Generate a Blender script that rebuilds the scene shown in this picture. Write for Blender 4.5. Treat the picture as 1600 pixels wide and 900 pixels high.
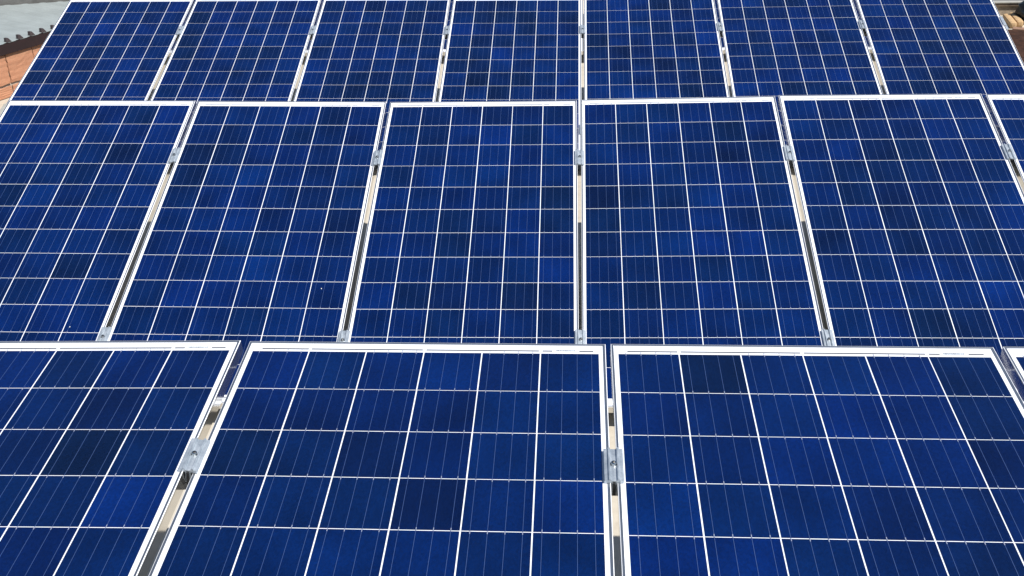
import bpy, bmesh, math, random
from mathutils import Matrix, Vector
random.seed(7)
R = math.radians
scene = bpy.context.scene
for o in list(bpy.data.objects): bpy.data.objects.remove(o)
C = scene.collection

# ------------------------------------------------------------------ camera
CAM_LOC = (0.0, 0.0, 2.3619)
AX = [[0.99857, 0.00308, -0.05328], [0.04918, -0.44105, 0.89613], [-0.02074, -0.89748, -0.44058]]
cam = bpy.data.cameras.new('camera'); cam_ob = bpy.data.objects.new('camera', cam); C.objects.link(cam_ob)
cam.sensor_width = 36.0; cam.lens = 1639.23 / 1600 * 36.0
cam.clip_start = 0.05; cam.clip_end = 2000
mw = Matrix(((AX[0][0], -AX[0][1], -AX[0][2], CAM_LOC[0]), (AX[1][0], -AX[1][1], -AX[1][2], CAM_LOC[1]),
             (AX[2][0], -AX[2][1], -AX[2][2], CAM_LOC[2]), (0, 0, 0, 1)))
cam_ob.matrix_world = mw
scene.camera = cam_ob

# ------------------------------------------------------------------ sky, sun, exposure
SUN = Vector((0.507, -0.330, 0.796)).normalized()          # towards the sun
EL = math.asin(SUN.z); AZ = math.atan2(SUN.x, SUN.y)
world = bpy.data.worlds.new('World'); scene.world = world; world.use_nodes = True
wn = world.node_tree.nodes; wl = world.node_tree.links
sky = wn.new('ShaderNodeTexSky'); sky.sky_type = 'NISHITA'; sky.sun_disc = False
sky.sun_elevation = EL; sky.sun_rotation = AZ; sky.altitude = 400; sky.air_density = 1.0; sky.dust_density = 0.6; sky.ozone_density = 1.0
wl.new(sky.outputs[0], wn['Background'].inputs[0]); wn['Background'].inputs[1].default_value = 0.08
sl = bpy.data.lights.new('sun', 'SUN'); sl.energy = 5.0; sl.angle = R(0.53); sl.color = (1.0, 0.965, 0.915)
so = bpy.data.objects.new('sun', sl); C.objects.link(so); so.location = (0, 0, 30)
so.rotation_euler = SUN.to_track_quat('Z', 'Y').to_euler()
vs = scene.view_settings
vs.view_transform = 'Standard'; vs.look = 'None'; vs.exposure = 0.42; vs.gamma = 1.0; vs.use_curve_mapping = False

# ------------------------------------------------------------------ materials
def mat(name):
    m = bpy.data.materials.new(name); m.use_nodes = True
    nt = m.node_tree; return m, nt.nodes, nt.links, nt.nodes['Principled BSDF']
def setp(b, **k):
    for n, v in k.items():
        n = n.replace('_', ' ')
        if isinstance(v, tuple) and len(v) == 3: v = (*v, 1)
        b.inputs[n].default_value = v
def mixc(n, l, fac, a, b, mode='MIX'):
    x = n.new('ShaderNodeMix'); x.data_type = 'RGBA'; x.blend_type = mode
    for s, v in ((0, fac), (6, a), (7, b)):
        if hasattr(v, 'links'): l.new(v, x.inputs[s])
        else: x.inputs[s].default_value = v if s == 0 else (*v, 1)
    return x.outputs[2]
def mth(n, l, op, a, b=0.0, c=0.0, clamp=False):
    x = n.new('ShaderNodeMath'); x.operation = op; x.use_clamp = clamp
    for i, v in enumerate((a, b, c)):
        if hasattr(v, 'links'): l.new(v, x.inputs[i])
        else: x.inputs[i].default_value = v
    return x.outputs[0]
def noise(n, l, vec, scale, detail=3, rough=0.55):
    x = n.new('ShaderNodeTexNoise'); x.inputs['Scale'].default_value = scale
    x.inputs['Detail'].default_value = detail; x.inputs['Roughness'].default_value = rough
    if vec is not None: l.new(vec, x.inputs['Vector'])
    return x.outputs['Fac']
def ramp(n, l, fac, stops):
    x = n.new('ShaderNodeValToRGB'); e = x.color_ramp.elements
    while len(e) > 1: e.remove(e[-1])
    e[0].position = stops[0][0]; e[0].color = (*stops[0][1], 1)
    for p, c in stops[1:]:
        q = e.new(p); q.color = (*c, 1)
    l.new(fac, x.inputs[0]); return x.outputs[0]
def bump(n, l, b, h, strength, dist):
    x = n.new('ShaderNodeBump'); x.inputs['Strength'].default_value = strength; x.inputs['Distance'].default_value = dist
    l.new(h, x.inputs['Height']); l.new(x.outputs[0], b.inputs['Normal'])

def make_cell_material():
    m, n, l, b = mat('polycrystalline_cell')
    tc = n.new('ShaderNodeTexCoord'); oi = n.new('ShaderNodeObjectInfo')
    rnd = oi.outputs['Random']
    wnz = n.new('ShaderNodeTexWhiteNoise'); wnz.noise_dimensions = '1D'; l.new(rnd, wnz.inputs['W'])
    off = n.new('ShaderNodeVectorMath'); off.operation = 'SCALE'; l.new(wnz.outputs['Color'], off.inputs[0]); off.inputs['Scale'].default_value = 9.0
    add = n.new('ShaderNodeVectorMath'); add.operation = 'ADD'; l.new(tc.outputs['Object'], add.inputs[0]); l.new(off.outputs[0], add.inputs[1])
    v = add.outputs[0]
    # wafers come from different ingots: shade and hue differ singly and, more gently, by neighbourhood
    lsc = n.new('ShaderNodeVectorMath'); lsc.operation = 'SCALE'; l.new(oi.outputs['Location'], lsc.inputs[0]); lsc.inputs['Scale'].default_value = 2.3
    nb = noise(n, l, lsc.outputs[0], 1.0, 1)
    sh = mth(n, l, 'ADD', mth(n, l, 'MULTIPLY', rnd, 0.42), mth(n, l, 'MULTIPLY_ADD', nb, 1.3, -0.36), clamp=True)
    base = ramp(n, l, sh, [(0.0, (0.0010, 0.0066, 0.037)), (0.3, (0.0007, 0.0084, 0.056)), (0.6, (0.0005, 0.0103, 0.077)), (1.0, (0.0005, 0.0136, 0.110))])
    hue = n.new('ShaderNodeSeparateColor'); l.new(wnz.outputs['Color'], hue.inputs[0])
    base = mixc(n, l, mth(n, l, 'MULTIPLY', hue.outputs[1], 0.55), base, mixc(n, l, 1.0, base, (0.95, 1.28, 0.88), 'MULTIPLY'))
    broad = noise(n, l, v, 6.5, 0)                                  # smooth tone drift over one wafer
    k = mth(n, l, 'MULTIPLY_ADD', broad, 0.85, 0.53)
    vo = n.new('ShaderNodeTexVoronoi'); vo.inputs['Scale'].default_value = 190.0; l.new(v, vo.inputs['Vector'])
    bw = n.new('ShaderNodeRGBToBW'); l.new(vo.outputs['Color'], bw.inputs[0])
    k2 = mth(n, l, 'MULTIPLY_ADD', bw.outputs[0], 0.40, 0.80)       # crystal flakes
    kk = mth(n, l, 'MULTIPLY', k, k2)
    comb = n.new('ShaderNodeCombineColor')
    for i in range(3): l.new(kk, comb.inputs[i])
    col = mixc(n, l, 1.0, base, comb.outputs[0], 'MULTIPLY')
    # silver fingers, a fine comb across the wafer, far below pixel size: only a slight lift
    sep = n.new('ShaderNodeSeparateXYZ'); l.new(tc.outputs['Object'], sep.inputs[0])
    fg = mth(n, l, 'FRACT', mth(n, l, 'MULTIPLY', sep.outputs[1], 520.0))
    fm = mth(n, l, 'LESS_THAN', fg, 0.05)
    col = mixc(n, l, fm, col, (0.02, 0.035, 0.09))
    l.new(col, b.inputs['Base Color'])
    setp(b, Roughness=0.45, Coat_Weight=1.0, Coat_Roughness=0.06, Coat_IOR=1.30)
    b.inputs['Specular IOR Level'].default_value = 0.0
    return m
def flat_material(name, col, rough=0.5, metal=0.0, coat=0.0, nscale=None, namp=0.15, bumpd=0.0, spec=0.5):
    m, n, l, b = mat(name)
    setp(b, Roughness=rough, Metallic=metal, Coat_Weight=coat, Coat_Roughness=0.06, Coat_IOR=1.30)
    b.inputs['Specular IOR Level'].default_value = spec
    if nscale:
        tc = n.new('ShaderNodeTexCoord')
        f = noise(n, l, tc.outputs['Object'], nscale, 5, 0.6)
        lo = tuple(c * (1 - namp) for c in col); hi = tuple(min(1, c * (1 + namp)) for c in col)
        l.new(ramp(n, l, f, [(0.3, lo), (0.7, hi)]), b.inputs['Base Color'])
        if bumpd: bump(n, l, b, f, 0.6, bumpd)
    else: setp(b, Base_Color=col)
    return m
M = {}
M['cell'] = make_cell_material()
M['backsheet'] = flat_material('white_backsheet', (0.77, 0.79, 0.83), 0.5, coat=1.0, nscale=14, namp=0.03)
M['alu'] = flat_material('anodised_frame', (0.50, 0.51, 0.52), 0.24, 0.92, nscale=30, namp=0.06)
M['edge'] = flat_material('edge_glint', (0.85, 0.86, 0.88), 0.45, 0.1)  # pale, mostly diffuse rim: the frame edge's sun glint put into the colour
M['flank'] = flat_material('smooth_flank', (0.66, 0.66, 0.65), 0.05, 0.96)
M['tail'] = flat_material('solder_tail', (0.34, 0.38, 0.50), 0.4, 0.4)
M['bar'] = flat_material('weathered_bar', (0.36, 0.35, 0.31), 0.6, 0.2, nscale=20, namp=0.1)
M['speck'] = flat_material('pale_dirt', (0.55, 0.55, 0.52), 0.9)
M['ribbon'] = flat_material('tinned_ribbon', (0.070, 0.120, 0.28), 0.42, 0.40)
M['bus'] = flat_material('dull_bus_ribbon', (0.10, 0.105, 0.12), 0.5, 0.4)
M['label'] = flat_material('label_paper', (0.62, 0.66, 0.70), 0.7)
M['ink'] = flat_material('label_ink', (0.12, 0.14, 0.17), 0.7)
M['steel'] = flat_material('bolt_steel', (0.55, 0.55, 0.54), 0.25, 1.0)
M['rubber'] = flat_material('black_insert', (0.015, 0.015, 0.016), 0.6)
def clamp_material():
    m, n, l, b = mat('mill_finish_aluminium')
    tc = n.new('ShaderNodeTexCoord'); mp = n.new('ShaderNodeMapping'); l.new(tc.outputs['Object'], mp.inputs[0])
    mp.inputs['Scale'].default_value = (420, 14, 60)
    f = noise(n, l, mp.outputs[0], 1.0, 4, 0.7)
    g = noise(n, l, tc.outputs['Object'], 60, 3)
    fg = mth(n, l, 'MULTIPLY_ADD', g, 0.6, mth(n, l, 'MULTIPLY', f, 0.4))
    l.new(ramp(n, l, fg, [(0.32, (0.26, 0.31, 0.36)), (0.68, (0.62, 0.67, 0.71))]), b.inputs['Base Color'])
    setp(b, Roughness=0.42, Metallic=0.6); bump(n, l, b, f, 0.3, 0.0004)
    return m
M['clamp'] = clamp_material()
def concrete_material():
    m, n, l, b = mat('beige_screed'); tc = n.new('ShaderNodeTexCoord'); v = tc.outputs['Object']
    a = noise(n, l, v, 0.9, 5, 0.6); c = noise(n, l, v, 14, 5, 0.65)
    f = mth(n, l, 'MULTIPLY_ADD', a, 0.55, mth(n, l, 'MULTIPLY', c, 0.45))
    l.new(ramp(n, l, f, [(0.3, (0.36, 0.31, 0.24)), (0.5, (0.47, 0.42, 0.34)), (0.7, (0.56, 0.51, 0.42))]), b.inputs['Base Color'])
    setp(b, Roughness=0.85); bump(n, l, b, c, 0.5, 0.004); return m
M['floor'] = concrete_material()
def brick_material():
    m, n, l, b = mat('hollow_clay_brick'); tc = n.new('ShaderNodeTexCoord'); oi = n.new('ShaderNodeObjectInfo')
    mp = n.new('ShaderNodeMapping'); l.new(tc.outputs['Object'], mp.inputs[0]); mp.inputs['Scale'].default_value = (3, 3, 14)
    wv = n.new('ShaderNodeVectorMath'); wv.operation = 'ADD'; l.new(mp.outputs[0], wv.inputs[0]); l.new(oi.outputs['Random'], wv.inputs[1])
    f = noise(n, l, wv.outputs[0], 1.6, 5, 0.65); g = noise(n, l, tc.outputs['Object'], 40, 4)
    base = ramp(n, l, f, [(0.25, (0.29, 0.118, 0.060)), (0.5, (0.39, 0.168, 0.090)), (0.75, (0.47, 0.240, 0.135))])
    l.new(mixc(n, l, mth(n, l, 'MULTIPLY', g, 0.35), base, (0.50, 0.31, 0.20)), b.inputs['Base Color'])
    setp(b, Roughness=0.9); bump(n, l, b, g, 0.5, 0.004); return m
M['brick'] = brick_material()
M['mortar'] = flat_material('rough_mortar', (0.36, 0.31, 0.25), 0.95, nscale=30, namp=0.25, bumpd=0.006)
M['roofsheet'] = flat_material('galvanised_sheet', (0.31, 0.345, 0.34), 0.55, 0.25, nscale=5, namp=0.12)
M['darkwall'] = flat_material('dark_grey_render', (0.10, 0.10, 0.095), 0.9, nscale=8, namp=0.3, bumpd=0.005)
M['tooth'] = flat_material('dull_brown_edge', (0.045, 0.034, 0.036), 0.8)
M['felt'] = flat_material('grey_felt', (0.17, 0.17, 0.155), 0.9, nscale=12, namp=0.2)
M['maroon'] = flat_material('maroon_eave_shade', (0.013, 0.0028, 0.0032), 0.7, nscale=25, namp=0.3)  # brick in eave shadow, its darkness put into the colour
M['parapet'] = flat_material('weathered_plaster', (0.28, 0.225, 0.165), 0.9, nscale=18, namp=0.3, bumpd=0.004)
M['coping'] = flat_material('brown_coping', (0.17, 0.125, 0.085), 0.9, nscale=20, namp=0.3)
M['flashing'] = flat_material('pale_flashing', (0.36, 0.35, 0.31), 0.6, nscale=20, namp=0.1)
M['timber'] = flat_material('cream_timber', (0.47, 0.31, 0.155), 0.75, nscale=16, namp=0.2)
M['rust'] = flat_material('rusty_brown', (0.085, 0.036, 0.020), 0.8, nscale=12, namp=0.5, bumpd=0.003)
M['plank'] = flat_material('weathered_plank', (0.24, 0.14, 0.09), 0.85, nscale=24, namp=0.3)
M['plastic'] = flat_material('black_plastic', (0.012, 0.014, 0.015), 0.35, nscale=10, namp=0.3)
M['ground'] = flat_material('dry_ground', (0.20, 0.15, 0.10), 0.95, nscale=0.3, namp=0.3)

# ------------------------------------------------------------------ helpers
def obj(name, mesh, material=None, parent=None, mtx=None):
    o = bpy.data.objects.new(name, mesh); C.objects.link(o)
    if material is not None and not mesh.materials: mesh.materials.append(material)
    if parent: o.parent = parent
    if mtx is not None: o.matrix_local = mtx
    return o
def empty(name, mtx):
    o = bpy.data.objects.new(name, None); C.objects.link(o); o.empty_display_size = 0.1; o.matrix_world = mtx; return o
def tag(o, label, cat, group=None):
    o['label'] = label; o['category'] = cat
    if group: o['group'] = group
    return o
def structure(o): o['kind'] = 'structure'; return o
def box_bm(bm, x0, x1, y0, y1, z0, z1):
    v = [bm.verts.new(p) for p in ((x0,y0,z0),(x1,y0,z0),(x1,y1,z0),(x0,y1,z0),(x0,y0,z1),(x1,y0,z1),(x1,y1,z1),(x0,y1,z1))]
    for f in ((3,2,1,0),(4,5,6,7),(0,1,5,4),(1,2,6,5),(2,3,7,6),(3,0,4,7)): bm.faces.new([v[i] for i in f])
def to_mesh(bm, name, bevel=0.0, smooth=False):
    if bevel:
        bmesh.ops.bevel(bm, geom=bm.edges[:], offset=bevel, segments=2, affect='EDGES', profile=0.6)
    bmesh.ops.recalc_face_normals(bm, faces=bm.faces)
    me = bpy.data.meshes.new(name); bm.to_mesh(me); bm.free()
    if smooth: me.shade_smooth()
    return me
def box_mesh(name, *a, bevel=0.0):
    bm = bmesh.new(); box_bm(bm, *a); return to_mesh(bm, name, bevel)
def extrude_profile(name, prof, y0, y1):
    bm = bmesh.new(); n = len(prof)
    a = [bm.verts.new((x, y0, z)) for x, z in prof]; b = [bm.verts.new((x, y1, z)) for x, z in prof]
    for i in range(n): bm.faces.new((a[i], a[(i+1) % n], b[(i+1) % n], b[i]))
    bm.faces.new(a[::-1]); bm.faces.new(b)
    return to_mesh(bm, name)
def T(x=0, y=0, z=0): return Matrix.Translation((x, y, z))

# ------------------------------------------------------------------ where the rows and panels stand
PITCH = 1.01387
ROWS = {
  'A': ([-0.3902, 1.4763, 0.8477], [[0.99999, 0.00272, -0.00169], [-0.00292, 0.99138, -0.13099], [0.00131, 0.13099, 0.99138]]),
  'B': ([-0.4443, 4.4104, 0.4855], [[1.0, 0.0, 0.0], [0.0, 0.93358, -0.35837], [0.0, 0.35837, 0.93358]]),
  'C': ([-0.4032, 7.3509, 0.4681], [[0.99999, 0.00511, -0.00011], [-0.00482, 0.93633, -0.35109], [-0.00169, 0.35109, 0.93634]]),
  'D': ([-0.3621, 10.2914, 0.4681], [[0.99999, 0.00511, -0.00011], [-0.00482, 0.93633, -0.35109], [-0.00169, 0.35109, 0.93634]]),
}
CENTRE = {'A': 2, 'B': 3, 'C': 4, 'D': 4}
# each panel sits a touch differently on its rails: small turn (x, y, z), shift (x, y, z) and make size (x, y)
TWEAK = {
  'A1': (0.00257, -0.01319, -0.00123, 0.00823, -0.00704, 0.00004, 0.01013, 0.01366),
  'A2': (-0.00194, 0.00166, -0.00175, 0.00164, 0.00681, 0.00113, -0.02187, 0.00720),
  'A3': (-0.00055, 0.00289, -0.00007, -0.00987, 0.00023, -0.00117, 0.01165, 0.01255),
  'A4': (0.00000, 0.00000, -0.00100, 0.00200, 0.00000, -0.00100, 0.01000, 0.01200),
  'B1': (-0.00575, 0.01251, 0.00364, -0.00329, 0.00234, 0.00743, 0.01522, -0.00240),
  'B2': (0.00030, 0.01531, 0.00352, 0.00739, -0.00195, -0.00357, 0.00721, -0.00949),
  'B3': (0.00427, -0.00164, 0.00140, 0.00138, -0.00557, -0.00765, -0.01859, -0.01597),
  'B4': (0.00298, -0.01704, -0.00350, -0.01240, 0.00035, -0.00309, 0.00013, -0.00945),
  'B5': (-0.00163, -0.00556, -0.00484, -0.00055, 0.00415, 0.00447, 0.02453, 0.00198),
  'B6': (-0.00021, 0.00824, -0.00537, 0.00747, 0.00068, 0.00241, -0.00604, -0.00655),
  'C1': (-0.00519, 0.00847, 0.00407, -0.00225, 0.00944, 0.00651, 0.00245, -0.01137),
  'C2': (-0.00008, 0.00554, 0.00443, 0.00140, 0.00592, 0.00017, 0.00620, -0.01074),
  'C3': (0.00201, 0.00858, 0.00365, 0.00356, -0.00411, -0.00292, -0.00015, -0.00864),
  'C4': (-0.00127, 0.00500, 0.00047, -0.00030, -0.01604, -0.00656, -0.00578, -0.00255),
  'C5': (-0.00168, -0.01202, -0.00093, -0.00710, -0.00816, -0.00509, -0.00366, -0.00425),
  'C6': (0.00108, -0.00962, -0.00218, -0.00264, 0.00565, 0.00093, 0.01392, -0.00305),
  'C7': (0.00454, -0.00070, -0.00322, 0.00733, 0.00729, 0.00695, 0.00639, -0.00257),
}
def row_matrix(r):
    t, m = ROWS[r]
    return Matrix(((*m[0], t[0]), (*m[1], t[1]), (*m[2], t[2]), (0, 0, 0, 1)))
def panel_matrix(name):
    q = TWEAK.get(name, (0,)*8)
    w = Vector(q[:3]); a = w.length
    rot = Matrix.Rotation(a, 4, w / a) if a > 1e-9 else Matrix.Identity(4)
    i = int(name[1]) - CENTRE[name[0]]
    return row_matrix(name[0]) @ T(i * PITCH + q[3], q[4], q[5]) @ rot @ Matrix.Diagonal((1+q[6], 1+q[7], 1, 1))

# ------------------------------------------------------------------ setting: ground, roof slab
bm = bmesh.new(); box_bm(bm, -600, 600, -600, 600, -3.6, -3.5)
structure(obj('ground', to_mesh(bm, 'ground'), M['ground']))
bm = bmesh.new(); box_bm(bm, -7.6, 8.5, -3.0, 14.5, -0.25, 0.0)
structure(obj('floor', to_mesh(bm, 'floor'), M['floor']))

# ------------------------------------------------------------------ solar panels
PU, PV, CX, CY = 0.1595, 0.1585, 0.1560, 0.15610
W, L = 0.992, 1.984
def frame_mesh():
    prof = [(0.0, -0.037), (0.0, -0.0002), (0.0004, 0.0010), (0.0018, 0.0016), (0.0067, 0.0016), (0.0072, 0.0011), (0.0072, -0.0060),
            (0.0020, -0.0062), (0.0020, -0.0350), (0.0260, -0.0350), (0.0260, -0.0370)]
    bm = bmesh.new(); rings = []
    for sx, sy in ((-1, -1), (1, -1), (1, 1), (-1, 1)):
        rings.append([bm.verts.new((sx * (W/2 - o), sy * (L/2 - o), z)) for o, z in prof])
    n = len(prof)
    for k in range(4):
        a, b = rings[k], rings[(k+1) % 4]
        for i in range(n):
            fc = bm.faces.new((a[i], b[i], b[(i+1) % n], a[(i+1) % n])); fc.material_index = 1 if i in (1, 2) else 2 if i == 0 else 0
    return to_mesh(bm, 'frame')
ME = {}
ME['frame'] = frame_mesh(); ME['frame'].materials.append(M['alu']); ME['frame'].materials.append(M['edge']); ME['frame'].materials.append(M['flank'])
ME['backsheet'] = box_mesh('backsheet', -W/2+0.0066, W/2-0.0066, -L/2+0.0066, L/2-0.0066, -0.0045, -0.0008); ME['backsheet'].materials.append(M['backsheet'])
ME['cell'] = box_mesh('cell', -CX/2, CX/2, -CY/2, CY/2, -0.0006, 0.0); ME['cell'].materials.append(M['cell'])
def ribbon_mesh():
    bm = bmesh.new(); w = 0.00044
    box_bm(bm, -w, w, -6*PV+0.002, 6*PV+0.006, -0.0002, 0.0003)
    for j in range(12):                                              # solder tails in the gap above each wafer
        yy = -6*PV + (j+1)*PV
        nf = len(bm.faces); box_bm(bm, -0.0009, 0.0009, yy-0.0080, yy-0.0004, -0.0002, 0.00045); bm.faces.ensure_lookup_table()
        for fc in bm.faces[nf:]: fc.material_index = 1
    return to_mesh(bm, 'ribbon')
ME['ribbon'] = ribbon_mesh(); ME['ribbon'].materials.append(M['ribbon']); ME['ribbon'].materials.append(M['tail'])
def strip(x0, x1, w): 
    me = box_mesh('bus_ribbon', x0, x1, -w/2, w/2, -0.0009, -0.0003); me.materials.append(M['bus']); return me
BUS = [strip((u0-3)*PU, (u1-3)*PU, 0.0046) for u0, u1 in ((0.16, 0.98), (1.03, 2.97), (3.03, 4.97), (5.03, 5.20), (5.66, 5.90))]
def label_mesh():
    bm = bmesh.new(); box_bm(bm, -0.030, 0.030, -0.0045, 0.0045, -0.0009, -0.00045)
    me = to_mesh(bm, 'barcode_label'); me.materials.append(M['label']); return me
ME['label'] = label_mesh()
def bars_mesh():
    bm = bmesh.new(); rr = random.Random(3); x = -0.027
    while x < 0.026:
        w = rr.choice((0.0006, 0.0010, 0.0016)); box_bm(bm, x, x+w, -0.0032, 0.0036, -0.0008, -0.0002); x += w + rr.choice((0.0008, 0.0014))
    me = to_mesh(bm, 'barcode'); me.materials.append(M['ink']); return me
ME['bars'] = bars_mesh()
FLIP = Matrix.Rotation(math.pi, 4, 'Z')
def build_panel(name, label, group):
    p = empty('solar_panel', panel_matrix(name)); tag(p, label, 'solar panel', group)
    obj('frame', ME['frame'], None, p); obj('backsheet', ME['backsheet'], None, p)
    for i in range(6):
        for j in range(12):
            jx, jy = random.uniform(-.0003, .0003), random.uniform(-.00012, .00012)
            obj('cell', ME['cell'], None, p, T((i-2.5)*PU + jx, (5.5-j)*PV + jy, 0))
        for k in range(4):
            mt = T((i-2.5)*PU + (k-1.5)*0.039, 0, 0)
            obj('ribbon', ME['ribbon'], None, p, mt @ FLIP if i % 2 else mt)
    for e, b in enumerate(BUS):
        obj('bus_ribbon', b, None, p, T(0, 6*PV+0.0105, 0)); 
        if e < 4: obj('bus_ribbon', b, None, p, T(0, -6*PV-0.0105, 0) @ FLIP)
    lb = obj('barcode_label', ME['label'], None, p, T(2.43*PU, 6*PV+0.0125, 0)); obj('barcode', ME['bars'], None, lb)
    return p
ORD = ['first', 'second', 'third', 'fourth', 'fifth', 'sixth', 'seventh']
LAB = {
 'A1': 'front row blue solar panel at the lower left, its left side out of view',
 'A2': 'whole-width blue solar panel in the middle of the front row',
 'A3': 'front row blue solar panel right of centre, its lower right corner out of view',
 'A4': 'sliver of a solar panel at the right picture edge in the front row',
 'B6': 'partly seen solar panel at the right picture edge in the middle row',
}
PANELS = ['A%d' % i for i in range(1, 5)] + ['B%d' % i for i in range(1, 7)] + ['C%d' % i for i in range(1, 8)] + ['D%d' % i for i in range(1, 8)]
PAN = {}
ROWNAME = {'A': 'front', 'B': 'middle', 'C': 'back'}
for nme in PANELS:
    r, i = nme[0], int(nme[1]) - 1
    if r == 'D': lab, grp = 'solar panel of a further row, glimpsed only through the back row gaps', 'solar panels behind the back row'
    else:
        lab = LAB.get(nme, 'blue polycrystalline solar panel, %s from the left in the %s row' % (ORD[i], ROWNAME[r]))
        grp = 'solar panels of the %s row' % ROWNAME[r]
    PAN[nme] = build_panel(nme, lab, grp)

# dried specks of dirt on the glass
def speck_mesh(k):
    bm = bmesh.new(); rr = random.Random(k); n = 9
    a = [bm.verts.new((rr.uniform(.7, 1.2)*0.0024*math.cos(2*math.pi*i/n), rr.uniform(.7, 1.3)*0.0032*math.sin(2*math.pi*i/n), 0.0002)) for i in range(n)]
    c = bm.verts.new((0, 0, 0.0011))
    for i in range(n): bm.faces.new((a[i], a[(i+1) % n], c))
    me = to_mesh(bm, 'dirt_speck'); me.materials.append(M['speck']); return me
for k, (nme, u, v) in enumerate((('B1', 5.15, 9.80), ('B2', 5.30, 8.26))):
    obj('dirt_speck', speck_mesh(k), None, PAN[nme], T((u-3)*PU, (6-v)*PV, 0))

# ------------------------------------------------------------------ mounting frames: rails and posts under each row
Y_UP, Y_LOW = 0.530, -0.655
def rail_mesh(x0, x1):
    prof = [(-0.015, -0.072), (0.015, -0.072), (0.015, -0.0385), (0.006, -0.0385), (0.006, -0.047), (-0.006, -0.047), (-0.006, -0.0385), (-0.015, -0.0385)]
    bm = bmesh.new(); n = len(prof)
    a = [bm.verts.new((x0, y, z)) for y, z in prof]; b = [bm.verts.new((x1, y, z)) for y, z in prof]
    for i in range(n): bm.faces.new((a[i], a[(i+1) % n], b[(i+1) % n], b[i]))
    bm.faces.new(a[::-1]); bm.faces.new(b)
    return to_mesh(bm, 'rail')
for r, (i0, i1), lab in (('A', (1, 4), 'aluminium rails and posts carrying the front row of solar panels'),
                         ('B', (1, 6), 'aluminium rails and posts carrying the middle row of solar panels'),
                         ('C', (1, 7), 'aluminium rails and posts carrying the back row of solar panels'),
                         ('D', (1, 7), 'aluminium rails and posts carrying the hidden row behind the back row')):
    rm = row_matrix(r); base = rm.translation.copy(); base.z = 0
    mf = empty('mounting_frame', T(*base)); tag(mf, lab, 'mounting frame', 'mounting frames')
    x0 = (i0 - CENTRE[r] - 0.5) * PITCH - 0.02; x1 = (i1 - CENTRE[r] + 0.5) * PITCH + 0.02
    loc = T(*(-base)) @ rm
    for y in (Y_UP, Y_LOW):
        obj('rail', rail_mesh(x0, x1), M['alu'], mf, loc @ T(0, y, -0.004))
        for i in range(i0, i1 + 1):
            px = (i - CENTRE[r]) * PITCH + 0.12
            top = loc @ Vector((px, y, -0.080))
            me = box_mesh('post', -0.02, 0.02, -0.02, 0.02, 0.006, top.z + 0.008)
            obj('post', me, M['alu'], mf, T(top.x, top.y, 0))
            obj('foot_plate', box_mesh('foot_plate', -0.05, 0.05, -0.05, 0.05, 0.0, 0.006), M['alu'], mf, T(top.x, top.y, 0))
    if r == 'B':
        obj('side_bar', box_mesh('side_bar', x0-0.018, x0+0.014, -1.0, 0.985, -0.046, -0.008, bevel=0.002), M['bar'], mf, loc)

# ------------------------------------------------------------------ clamps
CL = 0.106
clamp_prof = [(-0.0225, 0.0022), (-0.0125, 0.0022), (-0.0060, 0.0022), (-0.0060, -0.030), (-0.0032, -0.030), (-0.0032, 0.0048), (0.0032, 0.0048), (0.0032, -0.030), (0.0060, -0.030),
              (0.0060, 0.0022), (0.0225, 0.0022), (0.0225, 0.0078), (0.0216, 0.0090), (0.0136, 0.0094), (0.0118, 0.0140), (0.0086, 0.0140), (0.0066, 0.0080),
              (-0.0066, 0.0080), (-0.0086, 0.0140), (-0.0118, 0.0140), (-0.0136, 0.0094), (-0.0216, 0.0090), (-0.0225, 0.0078)]
ME['clamp'] = extrude_profile('clamp_body', clamp_prof, -CL/2, CL/2); ME['clamp'].materials.append(M['clamp'])
def bolt_mesh():
    bm = bmesh.new()
    def ring(r, z, n=14): return [bm.verts.new((r*math.cos(2*math.pi*k/n), r*math.sin(2*math.pi*k/n), z)) for k in range(n)]
    rs = [ring(0.0064, 0.0050), ring(0.0064, 0.0152), ring(0.0056, 0.0164), ring(0.0036, 0.0164), ring(0.0034, 0.0090)]
    for a, b in zip(rs, rs[1:]):
        for k in range(14): bm.faces.new((a[k], a[(k+1) % 14], b[(k+1) % 14], b[k]))
    bm.faces.new(rs[-1])
    return to_mesh(bm, 'bolt')
ME['bolt'] = bolt_mesh(); ME['bolt'].materials.append(M['steel'])
ME['insert'] = box_mesh('channel_nut', -0.0028, 0.0028, -CL/2-0.004, CL/2-0.006, -0.034, 0.003); ME['insert'].materials.append(M['rubber'])
def clamp_at(ma, mb, y):
    pa = ma @ Vector((W/2, y, 0)); pb = mb @ Vector((-W/2, y, 0))
    za = (ma.to_3x3().col[2] + mb.to_3x3().col[2]).normalized(); ya = (ma.to_3x3().col[1] + mb.to_3x3().col[1]).normalized()
    la, lb2 = pa - ma.to_3x3().col[0]*0.012, pb + mb.to_3x3().col[0]*0.012
    xa = (lb2 - la); xa = (xa - ya * xa.dot(ya)).normalized(); za = xa.cross(ya).normalized()
    c = (la + lb2) / 2
    return Matrix(((xa.x, ya.x, za.x, c.x), (xa.y, ya.y, za.y, c.y), (xa.z, ya.z, za.z, c.z), (0, 0, 0, 1)))
def build_clamp(mtx, label):
    e = empty('mid_clamp', mtx); tag(e, label, 'clamp', 'clamps between neighbouring panels')
    b = obj('clamp_body', ME['clamp'], None, e); obj('bolt', ME['bolt'], None, e); obj('channel_nut', ME['insert'], None, e)
AL = {1: 'scuffed aluminium clamp with bolt between the two leftmost front panels', 2: 'scuffed aluminium clamp with bolt on the gap right of centre in the front row',
      3: 'aluminium clamp between the third front panel and the sliver at the right edge'}
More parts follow.
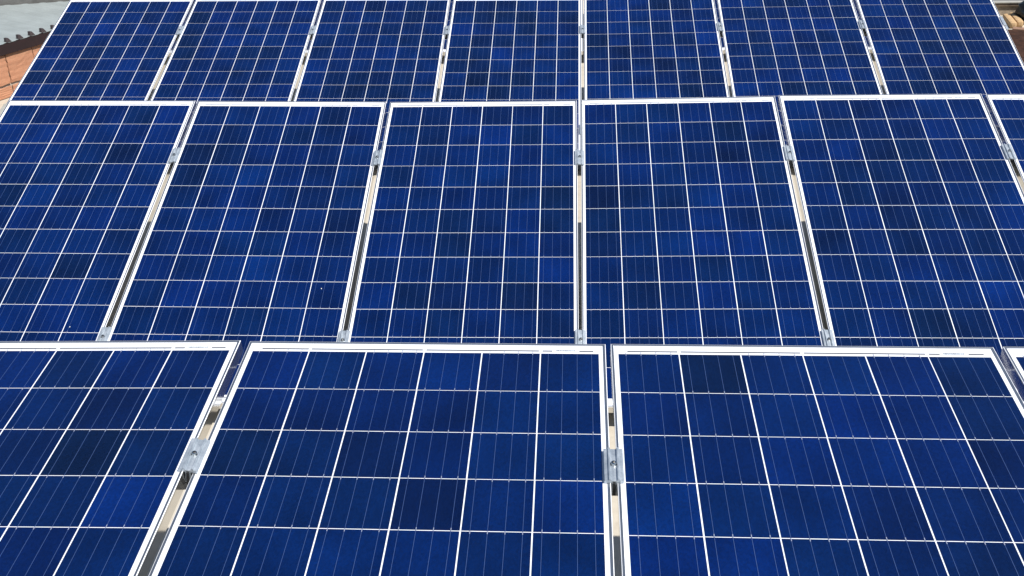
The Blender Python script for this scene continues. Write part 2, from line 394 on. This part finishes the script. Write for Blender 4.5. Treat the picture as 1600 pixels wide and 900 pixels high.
for r, n in (('A', 4), ('B', 6), ('C', 7)):
    for i in range(1, n):
        ma, mb = panel_matrix('%s%d' % (r, i)), panel_matrix('%s%d' % (r, i+1))
        dy = {('A', 1): 0.006, ('A', 2): -0.008}.get((r, i), random.uniform(-.008, .008))
        if r == 'A': lab = AL[i]
        else: lab = 'upper aluminium clamp between the %s and %s panels of the %s row' % (ORD[i-1], ORD[i], ROWNAME[r])
        build_clamp(clamp_at(ma, mb, Y_UP + dy), lab)
        if r == 'B' and i < 5: build_clamp(clamp_at(ma, mb, Y_LOW + random.uniform(-.006, .006)), 'lower aluminium clamp between the %s and %s panels of the middle row' % (ORD[i-1], ORD[i]))
        if r == 'C': build_clamp(clamp_at(ma, mb, Y_LOW), 'lower aluminium clamp between the %s and %s panels of the back row' % (ORD[i-1], ORD[i]))
# end clamp on the free edge of the last back row panel
me = extrude_profile('clamp_body', [(-0.012, 0.0022), (0.003, 0.0022), (0.003, -0.036), (0.036, -0.036), (0.036, -0.031), (0.008, -0.031), (0.008, 0.0062), (-0.012, 0.0062)], -0.055, 0.055)
for y, lab in ((Y_UP, 'aluminium end clamp on the right edge of the last back row panel'),):
    e = empty('end_clamp', panel_matrix('C7') @ T(W/2, y + 0.03, 0)); tag(e, lab, 'clamp')
    obj('clamp_body', me, M['clamp'], e); obj('bolt', ME['bolt'], None, e, T(0.022, 0, -0.036))

# ------------------------------------------------------------------ neighbour's brick wall and metal roof on the left
WA = R(20); WD = Vector((math.sin(WA), math.cos(WA), 0)); P0 = Vector((-4.724, 8.298, 0))
# local frame: -x runs along the wall away from the camera, y out of the wall face towards the panels, z up
wallm = Matrix(((-WD.x, WD.y, 0, P0.x), (-WD.y, -WD.x, 0, P0.y), (0, 0, 1, 0), (0, 0, 0, 1)))
wall = empty('brick_wall', wallm); tag(wall, 'low orange hollow brick wall left of the panels under the metal roof', 'wall')
obj('mortar_core', box_mesh('mortar_core', -0.62, 1.80, -0.14, -0.012, 0.0, 0.440), M['mortar'], wall)
def brick_mesh(w, h, k):
    rr = random.Random(k); bm = bmesh.new(); nz = 9; d = 0.010     # face with shallow horizontal scratches
    box_bm(bm, 0, w, -d, 0, 0, h)
    bmesh.ops.subdivide_edges(bm, edges=[e for e in bm.edges if abs(e.verts[0].co.z - e.verts[1].co.z) > 0.5*h], cuts=nz, use_grid_fill=True)
    bmesh.ops.subdivide_edges(bm, edges=[e for e in bm.edges if abs(e.verts[0].co.x - e.verts[1].co.x) > 0.5*w], cuts=5, use_grid_fill=True)
    for v in bm.verts:
        v.co.x += rr.uniform(-.004, .004); v.co.z += rr.uniform(-.003, .003)
        if v.co.y > -0.5*d: v.co.y += rr.uniform(-.0015, .0015) + (0.0012 if int(round(v.co.z / h * (nz+1))) % 2 else -0.0006)
    return to_mesh(bm, 'brick')
k = 0
for z0, z1, sh in ((0.004, 0.092, 0.0), (0.116, 0.352, 0.0)):
    x = -0.156 - 0.288 * 2 + sh + 0.006
    while x < 1.7:
        k += 1; x0 = max(x, -0.62); w = x + 0.276 - x0
        obj('brick', brick_mesh(w, z1 - z0, k), M['brick'], wall, T(x0, random.uniform(-.003, .003), z0 + random.uniform(-.003, .003))); x += 0.288
roof = empty('metal_roof', wallm @ T(0, 0, 0.447)); tag(roof, 'pale grey metal roof with toothed eave above the brick wall, upper left', 'roof')
def roof_mesh():
    bm = bmesh.new(); pit = 0.1275; x = 2.0; pts = []
    while x > -2.28:
        pts += [(x+0.030, 0), (x+0.012, 0.004), (x-0.012, 0.004), (x-0.030, 0)]; x -= pit
    ov, sl = 0.030, 0.10; prev = None
    for (px, pz) in pts:
        far = min(-0.02, -0.893 + 0.667 * (-px - 1.013))
        col = [bm.verts.new((px, ov, pz)), bm.verts.new((px, far, pz - sl * (far - ov))), bm.verts.new((px, far, pz - 0.002 - sl * (far - ov))), bm.verts.new((px, ov, pz - 0.002))]
        if prev:
            for i in range(4): bm.faces.new((prev[i], col[i], col[(i+1) % 4], prev[(i+1) % 4]))
        else: bm.faces.new(col)
        prev = col
    bm.faces.new(prev[::-1])
    return to_mesh(bm, 'roof_sheet')
obj('roof_sheet', roof_mesh(), M['roofsheet'], roof)
obj('eave_shade_board', box_mesh('eave_shade_board', -0.64, 1.80, 0.004, 0.026, -0.090, -0.003, bevel=0.002), M['maroon'], roof)  # dark strip added on the wall to stand for the eave's shadow
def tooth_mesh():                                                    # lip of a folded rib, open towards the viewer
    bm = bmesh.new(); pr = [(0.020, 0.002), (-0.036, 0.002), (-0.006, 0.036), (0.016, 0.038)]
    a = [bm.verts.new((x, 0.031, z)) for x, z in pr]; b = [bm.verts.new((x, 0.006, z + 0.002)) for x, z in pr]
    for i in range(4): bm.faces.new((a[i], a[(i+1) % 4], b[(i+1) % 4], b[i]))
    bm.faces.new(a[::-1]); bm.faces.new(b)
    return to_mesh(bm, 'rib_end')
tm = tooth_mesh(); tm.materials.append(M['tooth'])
for i in range(-5, 5): obj('rib_end', tm, None, roof, T(-(0.194 + 0.1277 * i), 0, 0))

# dark wall beyond the roof
far = empty('grey_wall', wallm @ T(-1.013, -0.90, 0) @ Matrix.Rotation(math.atan(-0.667), 4, 'Z')); tag(far, 'dark grey wall beyond the metal roof in the upper left corner', 'wall')
obj('render_coat', box_mesh('render_coat', -3.2, 4.2, -0.25, -0.02, 0.0, 0.95), M['darkwall'], far)

# ------------------------------------------------------------------ corner behind the panels on the right
par = empty('parapet', T(5.2, 11.25, 0)); tag(par, 'low weathered parapet with pale capping in the upper right corner', 'wall')
obj('plaster', box_mesh('plaster', -1.3, 2.5, 0.0, 0.20, 0.0, 0.095), M['parapet'], par)
obj('coping', box_mesh('coping', -1.32, 2.5, -0.02, 0.23, 0.095, 0.128, bevel=0.004), M['coping'], par)
obj('flashing', box_mesh('flashing', -1.34, 2.5, -0.03, 0.02, 0.128, 0.142, bevel=0.003), M['flashing'], par)
obj('roof_felt', box_mesh('roof_felt', -1.34, 2.5, 0.021, 1.6, 0.128, 0.140), M['felt'], par)
def rod_mesh(w, h, l): return box_mesh('timber_batten', -w/2, w/2, 0, l, 0, h, bevel=0.020)
for x, y, lab in ((4.365, 10.62, 'cream timber batten beside the end clamp, nearer to the panels'), (4.452, 10.68, 'cream timber batten beside the end clamp, nearer to the black sack')):
    b = obj('timber_batten', rod_mesh(0.066, 0.06, 0.45), M['timber'], None, T(x, y, 0.0) @ Matrix.Rotation(R(-11), 4, 'Z')); tag(b, lab, 'batten', 'timber battens on the slab')
b = obj('wooden_plank', box_mesh('wooden_plank', -0.02, 1.3, -0.05, 0.05, 0.0, 0.03, bevel=0.004), M['plank'], None, T(4.345, 10.53, 0.0) @ Matrix.Rotation(R(-22), 4, 'Z'))
tag(b, 'weathered brown plank lying in front of the cream battens', 'plank')
def sheet_mesh():
    bm = bmesh.new(); rr = random.Random(5); nx, ny = 14, 10; g = []
    for i in range(nx+1):
        g.append([bm.verts.new((i/nx*1.7, j/ny*1.80, 0.012 + 0.008*math.sin(i*1.9) + rr.uniform(0, .004))) for j in range(ny+1)])
    for i in range(nx):
        for j in range(ny): bm.faces.new((g[i][j], g[i+1][j], g[i+1][j+1], g[i][j+1]))
    bmesh.ops.solidify(bm, geom=bm.faces[:], thickness=0.004)
    return to_mesh(bm, 'rusty_sheet')
b = obj('rusty_sheet', sheet_mesh(), M['rust'], None, T(3.40, 8.70, 0.0)); tag(b, 'rust-brown sheet lying beside the right end of the back row', 'sheet')
def sack_mesh():
    bm = bmesh.new(); bmesh.ops.create_icosphere(bm, subdivisions=4, radius=1.0); rr = random.Random(2)
    from mathutils import noise as mn
    for v in bm.verts:
        c = v.co.copy(); d = 1 + 0.22*mn.noise(c*2.1) + 0.10*mn.noise(c*5.0) + 0.05*mn.noise(c*11)
        v.co = Vector((c.x*d*0.23, c.y*d*0.23, max(-0.10, c.z*d*0.15)))
        v.co.z += 0.10
    return to_mesh(bm, 'black_sack', smooth=True)
b = obj('black_sack', sack_mesh(), M['plastic'], None, T(4.755, 10.93, 0.0)); tag(b, 'crumpled black plastic sack at the right picture edge', 'sack')
